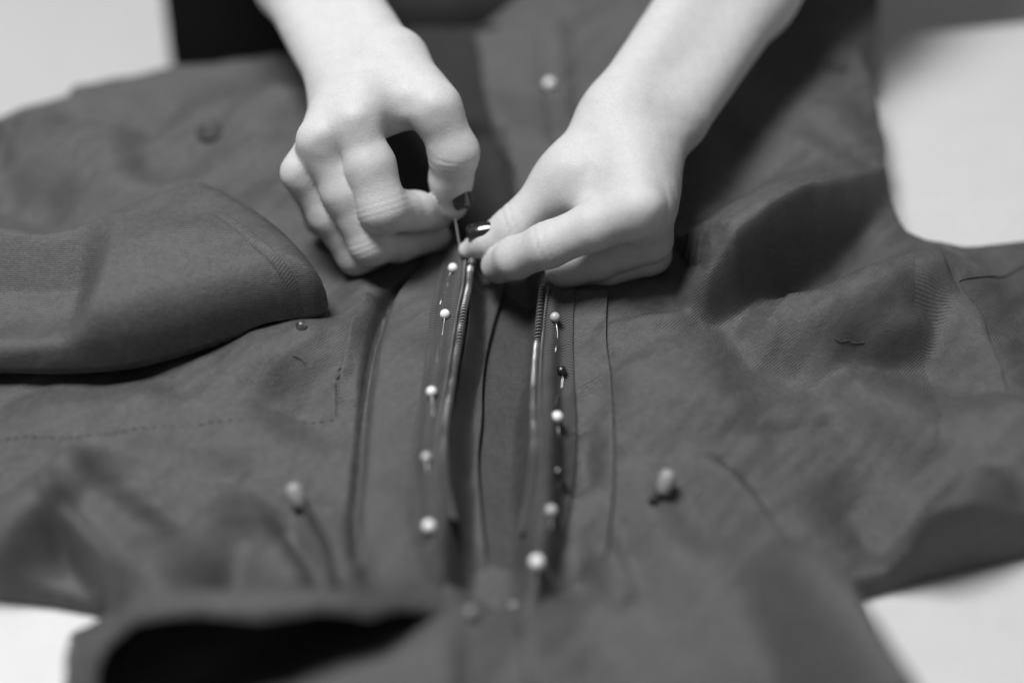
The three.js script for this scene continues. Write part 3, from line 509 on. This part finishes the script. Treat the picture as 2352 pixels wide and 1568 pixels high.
function coil(pts, lift, shift, r, flat, pitch, m, name) {       // a wound nylon coil, one loop per pitch
  const base = curve2(pts.map(([u, v]) => onCloth(u + shift, v)), 240), c = new THREE.CatmullRomCurve3(base.map((p) => V(p.x, H(p.x, p.z) + lift, p.z)), false, 'centripetal');
  c.arcLengthDivisions = 6000; c.needsUpdate = true;
  const len = c.getLength(), turns = len / pitch, n = Math.floor(turns * 14), P = c.getSpacedPoints(n), pos = [], idx = [], uv = [], K = 6, wire = pitch * 0.25;
  let prev = null;
  for (let i = 0; i <= n; i++) {
    const t = P[Math.min(n, i + 1)].clone().sub(P[Math.max(0, i - 1)]).normalize(), s = V(t.z, 0, -t.x).normalize(), up = t.clone().cross(s).multiplyScalar(-1); if (up.y < 0) up.negate();
    const a = TAU * i / 14, out = s.clone().multiplyScalar(Math.cos(a)).addScaledVector(up, Math.sin(a)), q = P[i].clone().addScaledVector(s, Math.cos(a) * r * flat).addScaledVector(up, Math.sin(a) * r);
    for (let k = 0; k <= K; k++) { const b = TAU * k / K, w = q.clone().addScaledVector(out, Math.cos(b) * wire).addScaledVector(t, Math.sin(b) * wire); pos.push(w.x, w.y, w.z); uv.push(k / K, i / 14); }
  }
  for (let i = 0; i < n; i++) for (let k = 0; k < K; k++) { const a = i * (K + 1) + k; idx.push(a, a + K + 1, a + 1, a + 1, a + K + 1, a + K + 2); }
  return part(name, geoOf(pos, idx, uv), m, zip);
}
coil(coilL, TOP + 0.0010, 0, 0.0009, 1.2, 0.0015, M.coil, 'coil');
coil(coilL, TOP + 0.0009, -13, 0.0003, 1.2, 0.00125, M.cord, 'coil_stitching');
for (const [c, l] of [[coilL, 0.0008], [coilR, 0.0002]]) part('filler_cord', tubeOn(c, 0.00062, TOP + l, H, 160, 8), M.core, zip);
coil(coilR, TOP + 0.0004, 0, 0.0009, 1.2, 0.0015, M.coil, 'coil');
coil(coilR, TOP + 0.0003, 13, 0.0003, 1.2, 0.00125, M.cord, 'coil_stitching');

// ---------------------------------------------------------------- pins
function pin(u, v, m, tail, label, o = {}) {
  const lift = o.lift ?? TOP, r = o.r ?? 0.00195, f = (x, z) => H(x, z) + lift, p = onCloth(u, v, (x, z) => f(x, z) + r * 0.9);
  const g = thing('sewing_pin', p);
  const s = new THREE.SphereGeometry(r, 32, 24); s.translate(p.x, p.y, p.z); part('head', s, m, g);
  // the shaft dips under and comes up again
  const q = tail.map(([a, b, h]) => { const w = onCloth(a, b, (x, z) => f(x, z)); return V(w.x, f(w.x, w.z) + h / 1000, w.z); });
  const sh = new THREE.TubeGeometry(new THREE.CatmullRomCurve3([p.clone(), ...q], false, 'centripetal'), 40, 0.00030, 8); part('shaft', sh, M.steel, g);
  tag(g, label, 'pin', o.group); return g;
}
pin(1262, 192, M.white, [[1268, 215, 0.6], [1279, 236, 0.3], [1284, 250, -1]], 'white-headed pin beyond the hands, farthest from the viewer', { lift: 0.0054, r: 0.0026 });
pin(1040, 615, M.white, [[1034, 634, 1.0], [1029, 652, 0.2], [1024, 664, -0.9], [1018, 676, 0.1], [1014, 690, 0.5], [1010, 700, -0.4]], 'white-headed pin just below the pinching fingertips, topmost on the left tape');
pin(1022, 721, M.white, [[1020, 744, 0.8], [1017, 762, 0.2], [1013, 778, -0.9], [1009, 795, 0.1], [1005, 815, 0.4], [1003, 835, -0.4]], 'white-headed pin on the left tape, second below the fingertips');
pin(991, 899, M.white, [[993, 922, 0.8], [995, 945, 0.2], [992, 962, -0.8]], 'white-headed pin alone at mid-height of the left tape');
pin(979, 1050, M.pale, [[981, 1075, 0.8], [983, 1092, -0.6]], 'small dull white-headed pin low on the left tape, above the big blurred one', { r: 0.0018 });
pin(985, 1208, M.white, [[990, 1235, 0.6], [994, 1260, -0.6]], 'big blurred white-headed pin near the lower end of the left tape', { r: 0.0022 });
pin(1083, 1405, M.mid, [[1090, 1430, 0.4], [1096, 1450, -1]], 'blurred grey-headed pin at the bottom of the left tape by the foreground fold', { r: 0.0021 });
pin(1180, 1392, M.mid, [[1186, 1415, 0.4], [1190, 1432, -1]], 'faint blurred grey-headed pin at the bottom end of the right tape', { r: 0.0018, lift: 0.001 });
pin(1275, 728, M.pale, [[1278, 748, 0.8], [1281, 770, 0.2], [1280, 786, -0.8], [1278, 796, 0.2], [1276, 808, -0.3]], 'pale-headed pin at the top of the right tape, below the right hand', { lift: TOP - 0.0008 });
pin(1290, 851, M.black, [[1292, 868, 0.8], [1291, 884, 0.1], [1288, 900, -0.8], [1281, 912, 0.2], [1274, 934, -0.3]], 'glossy black-headed pin in sharp focus on the right tape', { lift: TOP - 0.0008 });
pin(1280, 957, M.white, [[1282, 980, 0.6], [1284, 1004, -0.6]], 'white-headed pin on the right tape between the two black-headed ones', { lift: TOP - 0.0008, r: 0.0021 });
pin(1283, 1085, M.black, [[1284, 1105, 0.6], [1285, 1124, -0.6]], 'blurred black-headed pin lower on the right tape', { lift: TOP - 0.0008, r: 0.0024 });
pin(1266, 1172, M.pale, [[1266, 1196, 0.6], [1265, 1216, -0.6]], 'blurred dull white-headed pin under the lower black-headed one', { lift: TOP - 0.0008, r: 0.0020 });
pin(1233, 1290, M.white, [[1232, 1316, 0.5], [1230, 1340, -0.6]], 'biggest white-headed pin, lowest bright one on the right tape', { lift: TOP - 0.0008, r: 0.0024 });
{
  const a = atD(1041, 478, depthOf(HELD.tip) - 0.002), b = atD(1056, 566, depthOf(HELD.to));
  const g = thing('sewing_pin', a), hd = new THREE.SphereGeometry(0.0017, 20, 16); hd.translate(a.x, a.y, a.z); part('head', hd, M.white, g);
  part('shaft', new THREE.TubeGeometry(new THREE.LineCurve3(a, b), 8, 0.00042, 8), M.steel, g);
  tag(g, 'pin held in the left fingertips, its bare shaft pointing at the other thumb', 'pin');
}

renderer.render(scene, camera);
